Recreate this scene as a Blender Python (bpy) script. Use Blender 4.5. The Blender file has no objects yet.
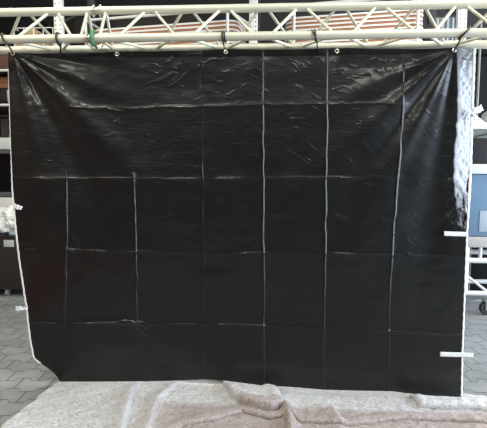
import bpy, bmesh, math, random
import numpy as np
from mathutils import Vector, Matrix, noise as mnoise

random.seed(7)
rng = np.random.default_rng(11)
scn = bpy.context.scene
COL = scn.collection
PI = math.pi

# ------------------------------------------------------------------ camera
CAM = Vector((0, 0, 1.445))
F = 449.6
YAW, PITCH, ROLL = 0.06303, 0.08236, -0.0058
M3 = Matrix.Rotation(YAW, 3, 'Z') @ Matrix.Rotation(PI/2-PITCH, 3, 'X') @ Matrix.Rotation(-ROLL, 3, 'Z')
cd = bpy.data.cameras.new('camera')
cam = bpy.data.objects.new('camera', cd)
COL.objects.link(cam)
cam.matrix_world = Matrix.Translation(CAM) @ M3.to_4x4()
cd.sensor_width = 36.0
cd.lens = F/487*36
cd.clip_start = 0.05
scn.camera = cam


def at(px, py, Y):
    """measured point: where the sight line of the photograph meets the upright plane at depth Y"""
    d = M3 @ Vector(((px-243.5)/F, -(py-214)/F, -1))
    return CAM + d*(Y/d.y)


def on_z(px, py, z=0.0):
    d = M3 @ Vector(((px-243.5)/F, -(py-214)/F, -1))
    return CAM + d*((z-CAM.z)/d.z)


# ------------------------------------------------------------------ materials
def new_mat(name):
    m = bpy.data.materials.new(name)
    m.use_nodes = True
    return m, m.node_tree.nodes, m.node_tree.links, m.node_tree.nodes['Principled BSDF']


def mat(name, col, rough=0.5, metal=0.0, vary=0.12, scale=8.0, bump=0.0, bscale=60.0, spec=0.5):
    m, N, L, B = new_mat(name)
    tc = N.new('ShaderNodeTexCoord')
    nz = N.new('ShaderNodeTexNoise')
    nz.inputs['Scale'].default_value = scale
    nz.inputs['Detail'].default_value = 5
    L.new(tc.outputs['Object'], nz.inputs['Vector'])
    mx = N.new('ShaderNodeMix')
    mx.data_type = 'RGBA'
    mx.inputs[6].default_value = (*[max(0, c*(1-vary)) for c in col], 1)
    mx.inputs[7].default_value = (*[min(1, c*(1+vary)) for c in col], 1)
    L.new(nz.outputs['Fac'], mx.inputs[0])
    L.new(mx.outputs[2], B.inputs['Base Color'])
    B.inputs['Roughness'].default_value = rough
    B.inputs['Metallic'].default_value = metal
    B.inputs['Specular IOR Level'].default_value = spec
    if bump:
        n2 = N.new('ShaderNodeTexNoise')
        n2.inputs['Scale'].default_value = bscale
        n2.inputs['Detail'].default_value = 6
        L.new(tc.outputs['Object'], n2.inputs['Vector'])
        b = N.new('ShaderNodeBump')
        b.inputs['Strength'].default_value = bump
        b.inputs['Distance'].default_value = 0.01
        L.new(n2.outputs['Fac'], b.inputs['Height'])
        L.new(b.outputs['Normal'], B.inputs['Normal'])
    return m


def math_node(N, L, op, a, b=None, c=None):
    n = N.new('ShaderNodeMath')
    n.operation = op
    for i, v in enumerate((a, b, c)):
        if v is None:
            continue
        if isinstance(v, (int, float)):
            n.inputs[i].default_value = v
        else:
            L.new(v, n.inputs[i])
    return n.outputs[0]


def mat_perforated(name, col, pitch=0.05, cols=0.028, r=0.008):
    """cream painted steel with two columns of dark punched holes"""
    m, N, L, B = new_mat(name)
    tc = N.new('ShaderNodeTexCoord')
    sp = N.new('ShaderNodeSeparateXYZ')
    L.new(tc.outputs['Object'], sp.inputs[0])
    ax = math_node(N, L, 'ABSOLUTE', sp.outputs[0])
    dx = math_node(N, L, 'SUBTRACT', ax, cols)
    zf = math_node(N, L, 'PINGPONG', sp.outputs[2], pitch/2)
    dz = math_node(N, L, 'SUBTRACT', zf, pitch/4)
    dz = math_node(N, L, 'SUBTRACT', zf, 0.0)
    d2 = math_node(N, L, 'ADD', math_node(N, L, 'MULTIPLY', dx, dx), math_node(N, L, 'MULTIPLY', dz, dz))
    inside = math_node(N, L, 'LESS_THAN', d2, r*r)
    mx = N.new('ShaderNodeMix')
    mx.data_type = 'RGBA'
    mx.inputs[6].default_value = (*col, 1)
    mx.inputs[7].default_value = (0.03, 0.03, 0.028, 1)
    L.new(inside, mx.inputs[0])
    L.new(mx.outputs[2], B.inputs['Base Color'])
    B.inputs['Roughness'].default_value = 0.5
    return m


def mat_sheet():
    m, N, L, B = new_mat('black_tarpaulin')
    tc = N.new('ShaderNodeTexCoord')
    B.inputs['Base Color'].default_value = (0.0018, 0.0019, 0.0018, 1)
    B.inputs['Specular IOR Level'].default_value = 0.33
    B.inputs['Coat Weight'].default_value = 0.42
    B.inputs['Coat Roughness'].default_value = 0.17
    n1 = N.new('ShaderNodeTexNoise')
    n1.inputs['Scale'].default_value = 7
    n1.inputs['Detail'].default_value = 6
    L.new(tc.outputs['Object'], n1.inputs['Vector'])
    mr = N.new('ShaderNodeMapRange')
    mr.inputs['To Min'].default_value = 0.35
    mr.inputs['To Max'].default_value = 0.46
    L.new(n1.outputs['Fac'], mr.inputs['Value'])
    L.new(mr.outputs[0], B.inputs['Roughness'])
    # fine crinkle of the film, stretched sideways
    mp = N.new('ShaderNodeMapping')
    mp.inputs['Scale'].default_value = (13, 13, 55)
    L.new(tc.outputs['Object'], mp.inputs['Vector'])
    n2 = N.new('ShaderNodeTexNoise')
    n2.inputs['Scale'].default_value = 1
    n2.inputs['Detail'].default_value = 5
    n2.inputs['Roughness'].default_value = 0.6
    L.new(mp.outputs[0], n2.inputs['Vector'])
    b = N.new('ShaderNodeBump')
    b.inputs['Strength'].default_value = 0.55
    b.inputs['Distance'].default_value = 0.004
    L.new(n2.outputs['Fac'], b.inputs['Height'])
    L.new(b.outputs['Normal'], B.inputs['Normal'])
    return m


def mat_blanket():
    m, N, L, B = new_mat('grey_felt')
    tc = N.new('ShaderNodeTexCoord')
    mp = N.new('ShaderNodeMapping')
    mp.inputs['Scale'].default_value = (60, 130, 60)
    L.new(tc.outputs['Object'], mp.inputs['Vector'])
    n1 = N.new('ShaderNodeTexNoise')
    n1.inputs['Scale'].default_value = 1.0
    n1.inputs['Detail'].default_value = 5
    n1.inputs['Roughness'].default_value = 0.7
    L.new(mp.outputs[0], n1.inputs['Vector'])
    cr = N.new('ShaderNodeValToRGB')
    e = cr.color_ramp.elements
    e[0].position = 0.32
    e[0].color = (0.13, 0.125, 0.14, 1)
    e[1].position = 0.58
    e[1].color = (0.64, 0.62, 0.62, 1)
    k = cr.color_ramp.elements.new(0.43)
    k.color = (0.47, 0.455, 0.455, 1)
    L.new(n1.outputs['Fac'], cr.inputs[0])
    # worn brownish-pink fibres in broad patches
    n2 = N.new('ShaderNodeTexNoise')
    n2.inputs['Scale'].default_value = 3.2
    n2.inputs['Detail'].default_value = 4
    L.new(tc.outputs['Object'], n2.inputs['Vector'])
    mr = N.new('ShaderNodeMapRange')
    mr.inputs['From Min'].default_value = 0.45
    mr.inputs['From Max'].default_value = 0.70
    L.new(n2.outputs['Fac'], mr.inputs['Value'])
    mx = N.new('ShaderNodeMix')
    mx.data_type = 'RGBA'
    mx.blend_type = 'MULTIPLY'
    mx.inputs[7].default_value = (0.93, 0.90, 0.88, 1)
    L.new(mr.outputs[0], mx.inputs[0])
    L.new(cr.outputs[0], mx.inputs[6])
    L.new(mx.outputs[2], B.inputs['Base Color'])
    # cloth turns darker and reddish-brown along the front
    sp = N.new('ShaderNodeSeparateXYZ')
    L.new(tc.outputs['Object'], sp.inputs[0])
    yy = math_node(N, L, 'ADD', sp.outputs[1], math_node(N, L, 'MULTIPLY', n2.outputs['Fac'], 0.16))
    my = N.new('ShaderNodeMapRange')
    my.inputs['From Min'].default_value = 2.765
    my.inputs['From Max'].default_value = 2.70
    L.new(yy, my.inputs['Value'])
    mxx = N.new('ShaderNodeMapRange')
    mxx.inputs['From Min'].default_value = -0.85
    mxx.inputs['From Max'].default_value = -0.55
    L.new(sp.outputs[0], mxx.inputs['Value'])
    pk = N.new('ShaderNodeMix')
    pk.data_type = 'RGBA'
    pk.blend_type = 'MULTIPLY'
    pk.inputs[7].default_value = (0.70, 0.61, 0.57, 1)
    L.new(math_node(N, L, 'MULTIPLY', my.outputs[0], mxx.outputs[0]), pk.inputs[0])
    L.new(mx.outputs[2], pk.inputs[6])
    L.new(pk.outputs[2], B.inputs['Base Color'])
    B.inputs['Roughness'].default_value = 0.95
    B.inputs['Specular IOR Level'].default_value = 0.1
    b = N.new('ShaderNodeBump')
    b.inputs['Strength'].default_value = 0.5
    b.inputs['Distance'].default_value = 0.006
    L.new(n1.outputs['Fac'], b.inputs['Height'])
    L.new(b.outputs['Normal'], B.inputs['Normal'])
    return m


def mat_pavers():
    """interlocking concrete pavers: rows whose joints step up and down"""
    m, N, L, B = new_mat('interlocking_pavers')
    tc = N.new('ShaderNodeTexCoord')
    sp = N.new('ShaderNodeSeparateXYZ')
    rot = N.new('ShaderNodeMapping')
    rot.inputs['Rotation'].default_value = (0, 0, math.radians(-4))
    L.new(tc.outputs['Object'], rot.inputs['Vector'])
    L.new(rot.outputs[0], sp.inputs[0])
    X, Y = sp.outputs[0], sp.outputs[1]
    P, H = 0.22, 0.155
    t = math_node(N, L, 'PINGPONG', X, P/2)              # 0..P/2
    st = N.new('ShaderNodeMapRange')
    st.interpolation_type = 'LINEAR'
    st.inputs['From Min'].default_value = P*0.20
    st.inputs['From Max'].default_value = P*0.30
    st.inputs['To Min'].default_value = -0.021
    st.inputs['To Max'].default_value = 0.021
    L.new(t, st.inputs['Value'])
    ys = math_node(N, L, 'ADD', Y, st.outputs[0])
    cb = N.new('ShaderNodeCombineXYZ')
    L.new(X, cb.inputs[0])
    L.new(ys, cb.inputs[1])
    br = N.new('ShaderNodeTexBrick')
    br.inputs['Scale'].default_value = 1
    br.inputs['Brick Width'].default_value = P
    br.inputs['Row Height'].default_value = H
    br.inputs['Mortar Size'].default_value = 0.0045
    br.inputs['Mortar Smooth'].default_value = 0.3
    br.inputs['Color1'].default_value = (0.268, 0.27, 0.265, 1)
    br.inputs['Color2'].default_value = (0.223, 0.225, 0.222, 1)
    br.inputs['Mortar'].default_value = (0.075, 0.075, 0.068, 1)
    L.new(cb.outputs[0], br.inputs['Vector'])
    nz = N.new('ShaderNodeTexNoise')
    nz.inputs['Scale'].default_value = 9
    nz.inputs['Detail'].default_value = 8
    L.new(tc.outputs['Object'], nz.inputs['Vector'])
    mr = N.new('ShaderNodeMapRange')
    mr.inputs['To Min'].default_value = 0.68
    mr.inputs['To Max'].default_value = 1.3
    L.new(nz.outputs['Fac'], mr.inputs['Value'])
    mx = N.new('ShaderNodeMix')
    mx.data_type = 'RGBA'
    mx.blend_type = 'MULTIPLY'
    mx.inputs[0].default_value = 1
    L.new(br.outputs['Color'], mx.inputs[6])
    L.new(mr.outputs[0], mx.inputs[7])
    L.new(mx.outputs[2], B.inputs['Base Color'])
    B.inputs['Roughness'].default_value = 0.75
    b = N.new('ShaderNodeBump')
    b.inputs['Strength'].default_value = 0.5
    b.inputs['Distance'].default_value = 0.006
    b.invert = True
    L.new(br.outputs['Fac'], b.inputs['Height'])
    L.new(b.outputs['Normal'], B.inputs['Normal'])
    return m


M = {
    'truss': mat('truss_aluminium', (0.72, 0.69, 0.55), 0.42, 0.25, 0.10, 5, 0.08, 90),
    'weld': mat('truss_coupler_steel', (0.62, 0.60, 0.52), 0.35, 0.6, 0.1, 20),
    'sheet': mat_sheet(),
    'hem': mat('white_hem_tape', (0.80, 0.79, 0.76), 0.6, 0, 0.08, 30, 0.2, 120),
    'tape': mat('white_adhesive_tape', (0.80, 0.80, 0.80), 0.45, 0, 0.06, 25, 0.25, 80),
    'grommet': mat('brass_grommet', (0.62, 0.58, 0.45), 0.3, 0.8, 0.1, 60),
    'tie_black': mat('black_tie', (0.012, 0.011, 0.012), 0.4, 0, 0.2, 40),
    'tie_brown': mat('dark_brown_tie', (0.035, 0.024, 0.022), 0.45, 0, 0.2, 40),
    'tie_green': mat('green_tie', (0.06, 0.20, 0.07), 0.45, 0, 0.2, 40),
    'blanket': mat_blanket(),
    'pavers': mat_pavers(),
    'wall': mat('dark_hall_wall', (0.050, 0.044, 0.038), 0.8, 0, 0.25, 1.5, 0.2, 20),
    'wall_front': mat('hall_wall', (0.075, 0.073, 0.07), 0.8, 0, 0.2, 1.5, 0.2, 20),
    'wall_red': mat('red_brown_painted_wall', (0.14, 0.075, 0.068), 0.8, 0, 0.2, 1.5, 0.2, 20),
    'tint_red': mat('added_tint_red', (0.24, 0.025, 0.025), 0.5, 0, 0.2, 3),
    'ceiling': mat('dark_ceiling', (0.06, 0.056, 0.05), 0.8, 0, 0.2, 1.5),
    'rack': mat('cream_rack_steel', (0.70, 0.69, 0.62), 0.5, 0, 0.06, 6),
    'rack_rear': mat('shaded_rack_steel', (0.06, 0.055, 0.05), 0.6, 0, 0.2, 6),  # rear posts and bracing coloured dark, standing in for the gloom behind
    'upright': mat_perforated('perforated_rack_steel', (0.72, 0.71, 0.64)),
    'beam_perf': mat('grey_white_beam_steel', (0.55, 0.55, 0.50), 0.5, 0, 0.1, 14),
    'frame': mat('white_tube_steel', (0.74, 0.74, 0.68), 0.4, 0.1, 0.06, 6),
    'wood': mat('orange_brown_wood', (0.38, 0.155, 0.068), 0.55, 0, 0.25, 12, 0.1, 60),
    'edge': mat('white_board_edge', (0.80, 0.77, 0.72), 0.5, 0, 0.05, 12),
    'crate': mat('orange_wood_crate', (0.30, 0.12, 0.05), 0.6, 0, 0.3, 9, 0.1, 40),
    'redbox': mat('dark_red_brown_box', (0.11, 0.045, 0.032), 0.6, 0, 0.25, 9),
    'brown': mat('dark_brown_box', (0.036, 0.025, 0.02), 0.6, 0, 0.25, 9),
    'black': mat('black_plastic', (0.012, 0.012, 0.013), 0.4, 0, 0.2, 12),
    'polegrey': mat('grey_painted_steel', (0.20, 0.20, 0.18), 0.6, 0, 0.15, 10),
    'locker': mat('matt_black_steel', (0.006, 0.006, 0.007), 0.75, 0, 0.2, 6, spec=0.2),
    'cabinet': mat('black_brown_cabinet', (0.020, 0.013, 0.011), 0.5, 0, 0.25, 10),
    'tan': mat('tan_cloth', (0.42, 0.31, 0.18), 0.9, 0, 0.25, 9, 0.4, 30),
    'darkgrey': mat('dark_grey_cover', (0.10, 0.10, 0.098), 0.6, 0, 0.3, 6, 0.3, 20),
    'greygreen': mat('grey_green_plastic', (0.16, 0.18, 0.155), 0.5, 0, 0.25, 6),
    'bag': mat('white_plastic_bag', (0.80, 0.79, 0.76), 0.4, 0, 0.06, 14, 0.5, 40),
    'metal': mat('grey_steel', (0.42, 0.43, 0.41), 0.35, 0.6, 0.1, 14),
    'blue': mat('blue_grey_plastic', (0.14, 0.23, 0.34), 0.35, 0, 0.18, 5),
    'pale': mat('pale_blue_plastic', (0.36, 0.42, 0.48), 0.4, 0, 0.08, 8),
    'deck': mat('beige_cart_deck', (0.47, 0.44, 0.42), 0.5, 0, 0.08, 12),
    'cart': mat('white_cart_steel', (0.72, 0.72, 0.72), 0.4, 0.1, 0.06, 9),
    'rubber': mat('dark_rubber', (0.03, 0.03, 0.03), 0.6, 0, 0.2, 20),
    'label': mat('grey_paper_label', (0.50, 0.49, 0.47), 0.7, 0, 0.12, 40),
    'navy': mat('navy_plastic', (0.015, 0.018, 0.05), 0.35, 0, 0.2, 20),
    'lamp': mat('lamp_housing', (0.6, 0.6, 0.58), 0.5, 0, 0.05, 8),
}


# ------------------------------------------------------------------ mesh helpers
class MB:
    def __init__(self):
        self.bm = bmesh.new()

    def box(self, c, s, rz=0.0, bevel=0.0, tilt=None):
        r = bmesh.ops.create_cube(self.bm, size=1)
        vs = r['verts']
        bmesh.ops.scale(self.bm, vec=s, verts=vs)
        if bevel:
            es = list({e for v in vs for e in v.link_edges})
            b = bmesh.ops.bevel(self.bm, geom=es, offset=bevel, segments=2, affect='EDGES', profile=0.6)
            vs = list({v for f in b['faces'] for v in f.verts} | {v for v in vs if v.is_valid})
        mt = Matrix.Translation(c) @ Matrix.Rotation(rz, 4, 'Z')
        if tilt:
            mt = mt @ tilt
        bmesh.ops.transform(self.bm, matrix=mt, verts=vs)
        return self

    def tube(self, a, b, r, seg=14, r2=None):
        a, b = Vector(a), Vector(b)
        d = b-a
        res = bmesh.ops.create_cone(self.bm, cap_ends=True, segments=seg, radius1=r, radius2=r if r2 is None else r2, depth=d.length)
        q = Vector((0, 0, 1)).rotation_difference(d.normalized()).to_matrix().to_4x4()
        bmesh.ops.transform(self.bm, matrix=Matrix.Translation((a+b)/2) @ q, verts=res['verts'])
        return self

    def path(self, pts, r, seg=8, closed=False, flat=1.0):
        """a swept tube; flat < 1 squashes it along its second normal"""
        pts = [Vector(p) for p in pts]
        n = len(pts)
        rings = []
        up = None
        for i, p in enumerate(pts):
            if closed:
                t = pts[(i+1) % n]-pts[i-1]
            else:
                t = pts[min(i+1, n-1)]-pts[max(i-1, 0)]
            t.normalize()
            if up is None:
                up = Vector((0, 1, 0)) if abs(t.y) < 0.8 else Vector((1, 0, 0))
            u = (up - t*up.dot(t))
            u.normalize()
            up = u
            w = t.cross(u)
            rr = r(i/(n-1)) if callable(r) else r
            rings.append([self.bm.verts.new(p + u*(math.cos(a)*rr*flat) + w*(math.sin(a)*rr))
                          for a in (2*PI*k/seg for k in range(seg))])
        for i in range(n if closed else n-1):
            A, B = rings[i], rings[(i+1) % n]
            for k in range(seg):
                self.bm.faces.new((A[k], A[(k+1) % seg], B[(k+1) % seg], B[k]))
        if not closed:
            self.bm.faces.new(rings[0][::-1])
            self.bm.faces.new(rings[-1])
        return self

    def lathe(self, c, prof, seg=20, axis='Z'):
        rings = []
        for (r, h) in prof:
            rings.append([self.bm.verts.new((r*math.cos(2*PI*k/seg), r*math.sin(2*PI*k/seg), h)) for k in range(seg)])
        for A, B in zip(rings, rings[1:]):
            for k in range(seg):
                self.bm.faces.new((A[k], A[(k+1) % seg], B[(k+1) % seg], B[k]))
        self.bm.faces.new(rings[0][::-1])
        self.bm.faces.new(rings[-1])
        vs = [v for rg in rings for v in rg]
        rot = Matrix.Identity(4)
        if axis == 'Y':
            rot = Matrix.Rotation(-PI/2, 4, 'X')
        if axis == 'X':
            rot = Matrix.Rotation(PI/2, 4, 'Y')
        bmesh.ops.transform(self.bm, matrix=Matrix.Translation(c) @ rot, verts=vs)
        return self

    def lump(self, c, s, rough=0.25, freq=3.0, sub=4, seed=0.0):
        """a crumpled closed blob"""
        r = bmesh.ops.create_icosphere(self.bm, subdivisions=sub, radius=1)
        for v in r['verts']:
            p = v.co.copy()
            k = 1 + rough*(mnoise.noise(p*freq+Vector((seed, seed*2, 0))) + 0.5*abs(mnoise.noise(p*freq*2.3+Vector((seed, 0, 3)))))
            q = p*k
            q.z = max(q.z, -0.75)
            v.co = Vector(c) + Vector((q.x*s[0], q.y*s[1], q.z*s[2]))
        return self

    def build(self, name, m, parent=None, loc=None, smooth=True, label=None):
        me = bpy.data.meshes.new(name)
        bmesh.ops.recalc_face_normals(self.bm, faces=self.bm.faces[:])
        if loc is not None:
            bmesh.ops.translate(self.bm, vec=-Vector(loc), verts=self.bm.verts[:])
        self.bm.to_mesh(me)
        self.bm.free()
        me.materials.append(m)
        o = bpy.data.objects.new(name, me)
        COL.objects.link(o)
        if loc is not None:
            o.location = loc
        if smooth:
            for p in me.polygons:
                p.use_smooth = True
            try:
                me.set_sharp_from_angle(angle=math.radians(38))
            except Exception:
                pass
        if parent is not None:
            par(o, parent)
        if label:
            o['label'] = label
        return o


def par(o, parent):
    """parent without moving: parents are only ever translated or turned about z"""
    o.parent = parent
    o.matrix_parent_inverse = Matrix.LocRotScale(parent.location, parent.rotation_euler, None).inverted()


def thing(name, loc, label, cat, group=None):
    o = bpy.data.objects.new(name, None)
    o.empty_display_size = 0.1
    COL.objects.link(o)
    o.location = loc
    return tag(o, label, cat, group)


def tag(o, label, cat, group=None, kind=None):
    o['label'] = label
    o['category'] = cat
    if group:
        o['group'] = group
    if kind:
        o['kind'] = kind
    return o


def struct(o):
    o['kind'] = 'structure'
    return o


def grid_mesh(name, co, ny, nx, m, parent=None):
    """mesh from a (ny, nx, 3) array of points"""
    me = bpy.data.meshes.new(name)
    idx = np.arange(ny*nx).reshape(ny, nx)
    q = np.stack([idx[:-1, :-1], idx[1:, :-1], idx[1:, 1:], idx[:-1, 1:]], -1).reshape(-1, 4)
    me.vertices.add(ny*nx)
    me.vertices.foreach_set('co', co.reshape(-1).astype(np.float32))
    me.loops.add(q.size)
    me.loops.foreach_set('vertex_index', q.reshape(-1).astype(np.int32))
    me.polygons.add(len(q))
    me.polygons.foreach_set('loop_start', (np.arange(len(q))*4).astype(np.int32))
    me.polygons.foreach_set('loop_total', np.full(len(q), 4, np.int32))
    me.polygons.foreach_set('use_smooth', np.ones(len(q), bool))
    me.update(calc_edges=True)
    me.validate()
    me.materials.append(m)
    o = bpy.data.objects.new(name, me)
    COL.objects.link(o)
    if parent is not None:
        par(o, parent)
    return o


def vnoise(x, y, seed=0):
    """smooth 2-D value noise on arrays"""
    x = np.asarray(x, float)
    y = np.asarray(y, float)
    xi, yi = np.floor(x).astype(int), np.floor(y).astype(int)
    fx, fy = x-xi, y-yi
    fx, fy = fx*fx*fx*(fx*(fx*6-15)+10), fy*fy*fy*(fy*(fy*6-15)+10)

    def h(i, j):
        n = (i*374761393 + j*668265263 + seed*974634777) & 0x7fffffff
        n = ((n ^ (n >> 13))*1274126177) & 0x7fffffff
        return ((n ^ (n >> 16)) & 0xffff)/32767.5 - 1
    a, b, c, d = h(xi, yi), h(xi+1, yi), h(xi, yi+1), h(xi+1, yi+1)
    return (a*(1-fx)+b*fx)*(1-fy) + (c*(1-fx)+d*fx)*fy


def fbm(x, y, seed=0, oct=3):
    s, a = 0, 1.0
    for k in range(oct):
        s = s + a*vnoise(x*2**k, y*2**k, seed+k*17)
        a *= 0.5
    return s


# ------------------------------------------------------------------ setting
def quad_wall(name, c, s, m):
    return struct(MB().box(c, s).build(name, m, smooth=False))


X0, X1, Y0, Y1, ZC = -6.0, 6.0, -7.0, 8.5, 4.9
quad_wall('floor', ((X0+X1)/2, (Y0+Y1)/2, -0.05), (X1-X0+.4, Y1-Y0+.4, 0.1), M['pavers'])
quad_wall('ceiling', ((X0+X1)/2, (Y0+Y1)/2, ZC+0.05), (X1-X0+.4, Y1-Y0+.4, 0.1), M['ceiling'])
quad_wall('wall_back', ((X0+X1)/2, Y1+0.1, ZC/2), (X1-X0, 0.2, ZC), M['wall'])
quad_wall('wall_front', ((X0+X1)/2, Y0-0.1, ZC/2), (X1-X0, 0.2, ZC), M['wall_front'])
quad_wall('wall_left', (X0-0.1, (Y0+Y1)/2, ZC/2), (0.2, Y1-Y0, ZC), M['wall_red'])  # unseen wall; its red-brown is picked to tint the sheet's reflection
struct(MB().box((-3.1, -0.4, 0.002), (1.1, 5.0, 0.004)).build('added_tint_strip', M['tint_red'], smooth=False))  # unseen red strip, added so the sheet reflects a dark red tint
# right wall with a wide open gate (daylight)
GY0, GY1, GZ = -2.0, 6.6, 4.6
w = MB()
w.box((X1+0.1, (Y0+GY0)/2, ZC/2), (0.2, GY0-Y0, ZC))
w.box((X1+0.1, (Y1+GY1)/2, ZC/2), (0.2, Y1-GY1, ZC))
w.box((X1+0.1, (GY0+GY1)/2, (ZC+GZ)/2), (0.2, GY1-GY0, ZC-GZ))
struct(w.build('wall_right', M['wall_front'], smooth=False))


def area(name, loc, rot, sx, sy, power, col):
    l = bpy.data.lights.new(name, 'AREA')
    l.shape = 'RECTANGLE'
    l.size, l.size_y = sx, sy
    l.energy = power
    l.color = col
    o = bpy.data.objects.new(name, l)
    COL.objects.link(o)
    o.location = loc
    o.rotation_euler = rot
    return o


LAMP_COL = (0.98, 1.0, 0.90)
area('gate_daylight', (X1+0.05, (GY0+GY1)/2, GZ/2), (0, PI/2, 0), GZ-0.1, GY1-GY0-0.1, 820, (0.73, 0.84, 1.0))
for i, (x, y, p) in enumerate([(-1.7, 1.3, 52), (1.3, 1.3, 52), (-1.7, -2.6, 66), (1.3, -2.6, 66), (-4.6, 0.3, 80), (-4.6, -3.0, 80), (-2.6, 4.1, 45), (2.0, 4.1, 45)]):  # the two far-left lamps are added fill for the sheet's dark left side
    area('strip_and_fill_lamp', (x, y, ZC-0.22), (0, 0, 0), 1.5, 0.22, p, LAMP_COL)

wd = bpy.data.worlds.new('world')
scn.world = wd
wd.use_nodes = True
bg = wd.node_tree.nodes['Background']
bg.inputs[0].default_value = (0.75, 0.85, 1.0, 1)
bg.inputs[1].default_value = 0.6

# ------------------------------------------------------------------ truss
TY, TZ, TW, TH = 2.795, CAM.z+0.8486, 0.24, 0.207
R = 0.0255
fr = lambda x: Vector((x, TY, TZ))
rr_ = lambda x: Vector((x, TY+TW, TZ))
ap = lambda x: Vector((x, TY+TW/2, TZ+TH))
XL, XR = -2.62, 2.36
JX = -1.133
truss = thing('lighting_truss', ((XL+XR)/2, TY+TW/2, 0), 'long pale aluminium triangular truss spanning above the black sheet', 'truss')
for f0 in (fr, rr_, ap):
    for (a, b) in ((XL, JX-0.012), (JX+0.012, XR)):
        MB().tube(f0(a), f0(b), R, 24).build('chord', M['truss'], truss)
    c = MB()
    c.tube(f0(JX-0.04), f0(JX-0.012), R*0.98, 20, R*1.12).tube(f0(JX-0.012), f0(JX+0.012), R*0.8, 20).tube(f0(JX+0.012), f0(JX+0.04), R*1.12, 20, R*0.98)
    p0 = f0(JX)
    for s in (-1, 1):
        c.tube(p0+Vector((s*0.022, 0, -0.038)), p0+Vector((s*0.022, 0, 0.038)), 0.006, 10)
    c.build('coupler', M['weld'], truss)
rb = 0.0095


def brace(a, b):
    d = (b-a).normalized()
    MB().tube(a+d*R*0.6, b-d*R*0.6, rb, 12).build('brace', M['truss'], truss)


# front and rear faces: zigzags of opposite phase, gap at the joint of the two lengths
P = 0.4805
peaksB = [-0.788+P*k for k in range(7)]
peaksA = [-1.42-P*k for k in range(3)]
g = 0.022
for px in peaksB+peaksA:
    for s in (-1, 1):
        xb = px+s*(P/2)
        if xb < XL or xb > XR or px < XL or px > XR:
            continue
        if JX-0.12 < xb < JX+0.12:
            xb = px+s*(P/2-0.02)
        brace(ap(px+s*g), fr(xb-s*0.045))
for px in [-0.548+P*k for k in range(6)]+[-1.617-P*k for k in range(2)]:
    for s in (-1, 1):
        xb = px+s*P/2
        if xb < XL or xb > XR:
            continue
        brace(ap(px+s*g), rr_(xb-s*0.035))
for x in (JX-0.062, JX+0.058):
    brace(ap(x), fr(x))
    brace(ap(x), rr_(x))
    brace(fr(x), rr_(x))
xs = [JX+0.08+P/2*k for k in range(15)]
for k in range(len(xs)-1):
    if xs[k+1] < XR:
        a, b = (fr, rr_) if k % 2 == 0 else (rr_, fr)
        brace(a(xs[k]+0.03), b(xs[k+1]-0.03))
xs = [JX-0.08-P/2*k for k in range(7)]
for k in range(len(xs)-1):
    if xs[k+1] > XL:
        a, b = (fr, rr_) if k % 2 == 0 else (rr_, fr)
        brace(a(xs[k]-0.03), b(xs[k+1]+0.03))
# towers that carry it, beyond both sides of the picture
for x in (XL+0.06, XR-0.06):
    t = MB()
    t.tube((x, TY+TW/2, 0.015), (x, TY+TW/2, TZ-0.03), 0.03, 20)
    t.box((x, TY+TW/2, TZ-0.04), (0.08, TW+0.06, 0.02), bevel=0.004)
    t.build('support_post', M['truss'], truss)
    MB().box((x, TY+TW/2, 0.008), (0.45, 0.45, 0.016), bevel=0.004).build('base_plate', M['weld'], truss)

# ------------------------------------------------------------------ hanging black sheet
SY = TY+0.13


def poly(xs, ys):
    xs, ys = np.array(xs, float), np.array(ys, float)
    return lambda t: np.interp(t, xs, ys)


xl_f = poly([40, 53, 90, 140, 190, 230, 260, 300, 308, 320, 340, 358, 362, 366, 372, 377, 381, 383, 400],
            [8, 8, 9, 10.5, 12.5, 16, 19.5, 25.5, 27, 28, 30.5, 34, 39, 45, 53, 57.5, 59.6, 60.2, 60.5])
xr_f = poly([40, 50, 110, 180, 235, 300, 350, 400], [474.5, 474, 472, 470, 467, 464.5, 462.5, 461.5])
yt_f = poly([0, 13, 40, 59, 100, 122, 160, 201, 226, 262, 300, 337, 400, 430, 454, 474, 487],
            [53, 52.4, 53.6, 52.6, 52.2, 51.2, 51.0, 50.2, 48.8, 49.6, 49.2, 47.8, 48.6, 48.8, 47.4, 49, 49])
yb_f = poly([40, 60, 90, 137, 180, 204, 225, 262, 290, 323, 350, 392, 402, 430, 461, 470],
            [381.6, 381.6, 381.6, 381.3, 380.4, 379.3, 380.6, 385.4, 386.8, 389.6, 390.4, 391.2, 392.6, 395.4, 397.6, 398])
NX, NY = 1000, 700
U, V = np.meshgrid(np.linspace(0, 1, NX), np.linspace(0, 1, NY))
PX = 8+U*465
PY = 52+V*335
for _ in range(6):
    yt, yb = yt_f(PX), yb_f(PX)
    PY = yt+(yb-yt)*V
    PX = xl_f(PY)*(1-U)+xr_f(PY)*U
# world points on the hanging plane
m3 = np.array(M3)


def unproj(PX, PY, Y):
    d = np.stack([(PX-243.5)/F, -(PY-214)/F, -np.ones_like(PX)], -1) @ m3.T
    return np.array(CAM) + d*(Y/d[..., 1])[..., None]


W = unproj(PX, PY, SY)
SX, SZ = W[..., 0], W[..., 2]
PXM = 1/0.00652                                            # photo pixels per metre on the sheet
OUT = np.zeros_like(SX)                                    # metres towards the viewer


def ss(a, b, x):
    t = np.clip((x-a)/(b-a), 0, 1)
    return t*t*(3-2*t)


# broad sag of the film and slack between panels
OUT += 0.007*fbm(SX*1.9, SZ*1.7, 3, 3)
OUT += 0.0012*fbm(SX*9, SZ*14, 5, 2)
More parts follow.
